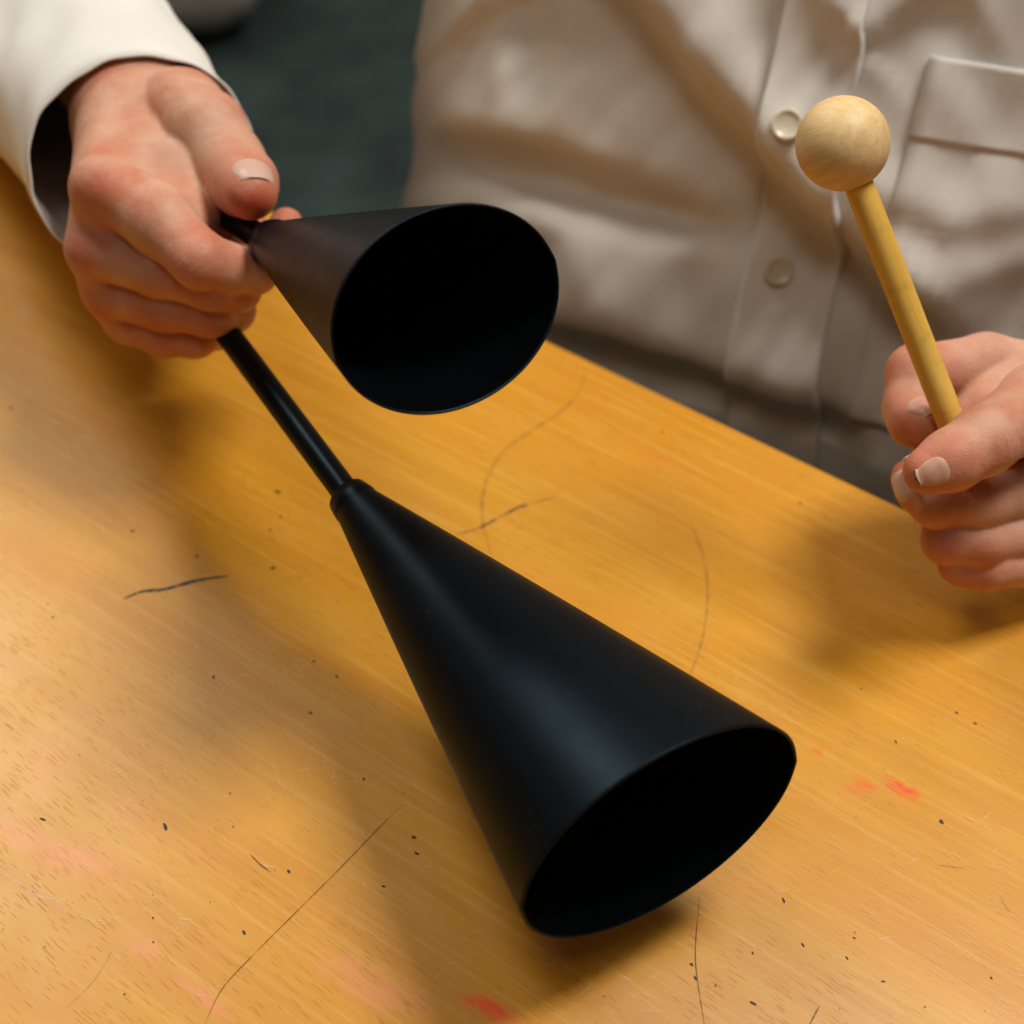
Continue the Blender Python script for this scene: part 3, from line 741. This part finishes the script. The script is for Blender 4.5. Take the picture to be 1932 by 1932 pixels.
# sleeves: open tubes from cuff to shoulder
def sleeve(cuffC, E1, E2, elbow, shoulder, r_el, r_sh, wob, seed, name='sleeve'):
    """E1, E2: semi axes of the cuff opening"""
    cuffC, elbow, shoulder = Vector(cuffC), Vector(elbow), Vector(shoulder)
    ctrl = [cuffC, cuffC.lerp(elbow, .33), cuffC.lerp(elbow, .7), elbow, elbow.lerp(shoulder, .4), elbow.lerp(shoulder, .75), shoulder]
    path = [Vector(p) for p in smoothpath(ctrl, 14)]; n = 96; rings = []; N = len(path)
    e1, e2 = E1.copy(), E2.copy()
    for i, p in enumerate(path):
        t = (path[min(i + 1, N - 1)] - path[max(i - 1, 0)]).normalized(); u = i / (N - 1)
        g = min(1, u / .35)
        p1 = (e1 - t * e1.dot(t)).normalized(); p2 = t.cross(p1)
        if p2.dot(e2) < 0: p2 = -p2
        r = np.interp(u, [0, .25, .5, .8, 1], [.044, .049, r_el, r_sh * 1.02, r_sh])
        f1 = E1.lerp(p1 * r, g); f2 = E2.lerp(p2 * r * .95, g)
        ring = []
        for j in range(n):
            th = 2 * math.pi * j / n
            wv = wob * (vnoise(np.array(th * 1.5 + 3 * u), np.array(u * 26), seed) + .5 * vnoise(np.array(th * 3), np.array(u * 14), seed + 2)) * min(1, u * 9)
            k_ = 1 + float(wv)
            if i <= 2: k_ += .022
            if i == 0: k_ *= 1 + .018 * math.sin(3 * th + seed) + .010 * math.sin(7 * th) + .005 * math.sin(17 * th)
            ring.append(p + f1 * (math.cos(th) * k_) + f2 * (math.sin(th) * k_))
        rings.append(ring); e1, e2 = p1, p2
    v, f = loft(rings); o = mesh_obj(name, v, f, M_cloth, shirt)
    s = o.modifiers.new('thickness', 'SOLIDIFY'); s.thickness = .0008; s.offset = -1
    # stitched hem band near the opening
    hem = []
    for i, q in ((0, 0), (0, 1), (1, 1), (2, 1), (2, 0)):
        c = path[i]; hem.append([pp + (pp - c).normalized() * (.0009 * q) for pp in rings[i]])
    v, f = loft(hem); mesh_obj('cuff_hem', v, f, M_cloth, o) if False else None
    return o
sleeve(P(277, 322, .618), V3(158, -132, 0, .618), V3(-118, -142, -90, .618), elbowR + Vector((0, 0, .005)), shR + Vector((0, 0, -.01)), .052, .066, .095, 1.0)
wl = Vector(lh['wrist'][0][:3]); tl = (elbowL - wl).normalized(); s1 = tl.orthogonal().normalized(); s2 = tl.cross(s1)
sleeve(wl + tl * .0, s1 * .042, s2 * .042, elbowL, shL + Vector((0, 0, -.01)), .052, .066, .05, 2.0)

# ------------------------------------------------------------------ unidentified grey beige shape beyond the sleeve, modelled like a cushion
cc = T(345, -62, -0.50); rings = []
for i in range(25):
    ph = -math.pi / 2 + math.pi * i / 24; ring = []
    for j in range(48):
        th = 2 * math.pi * j / 48; rr = abs(math.cos(ph)) ** .55; zz_ = math.copysign(abs(math.sin(ph)) ** .8, ph) * .10
        rx = .085 * (abs(math.cos(th)) ** .7) * math.copysign(1, math.cos(th)); ry = .10 * (abs(math.sin(th)) ** .7) * math.copysign(1, math.sin(th))
        wv = 1 + .02 * math.sin(5 * th + 3 * ph) + .015 * math.sin(9 * th)
        ring.append((cc.x + rx * rr * wv, cc.y + .085 + ry * rr * wv, -0.50 + zz_))
    rings.append(ring)
v, f = loft(rings, cap0=True, cap1=True); cu = mesh_obj('beige_shape', v, f, mat_plain('beige_canvas', (0.42, 0.38, 0.33), .9))
tag(cu, 'unidentified rounded grey beige shape at the top edge beside the white sleeve', 'unidentified object')
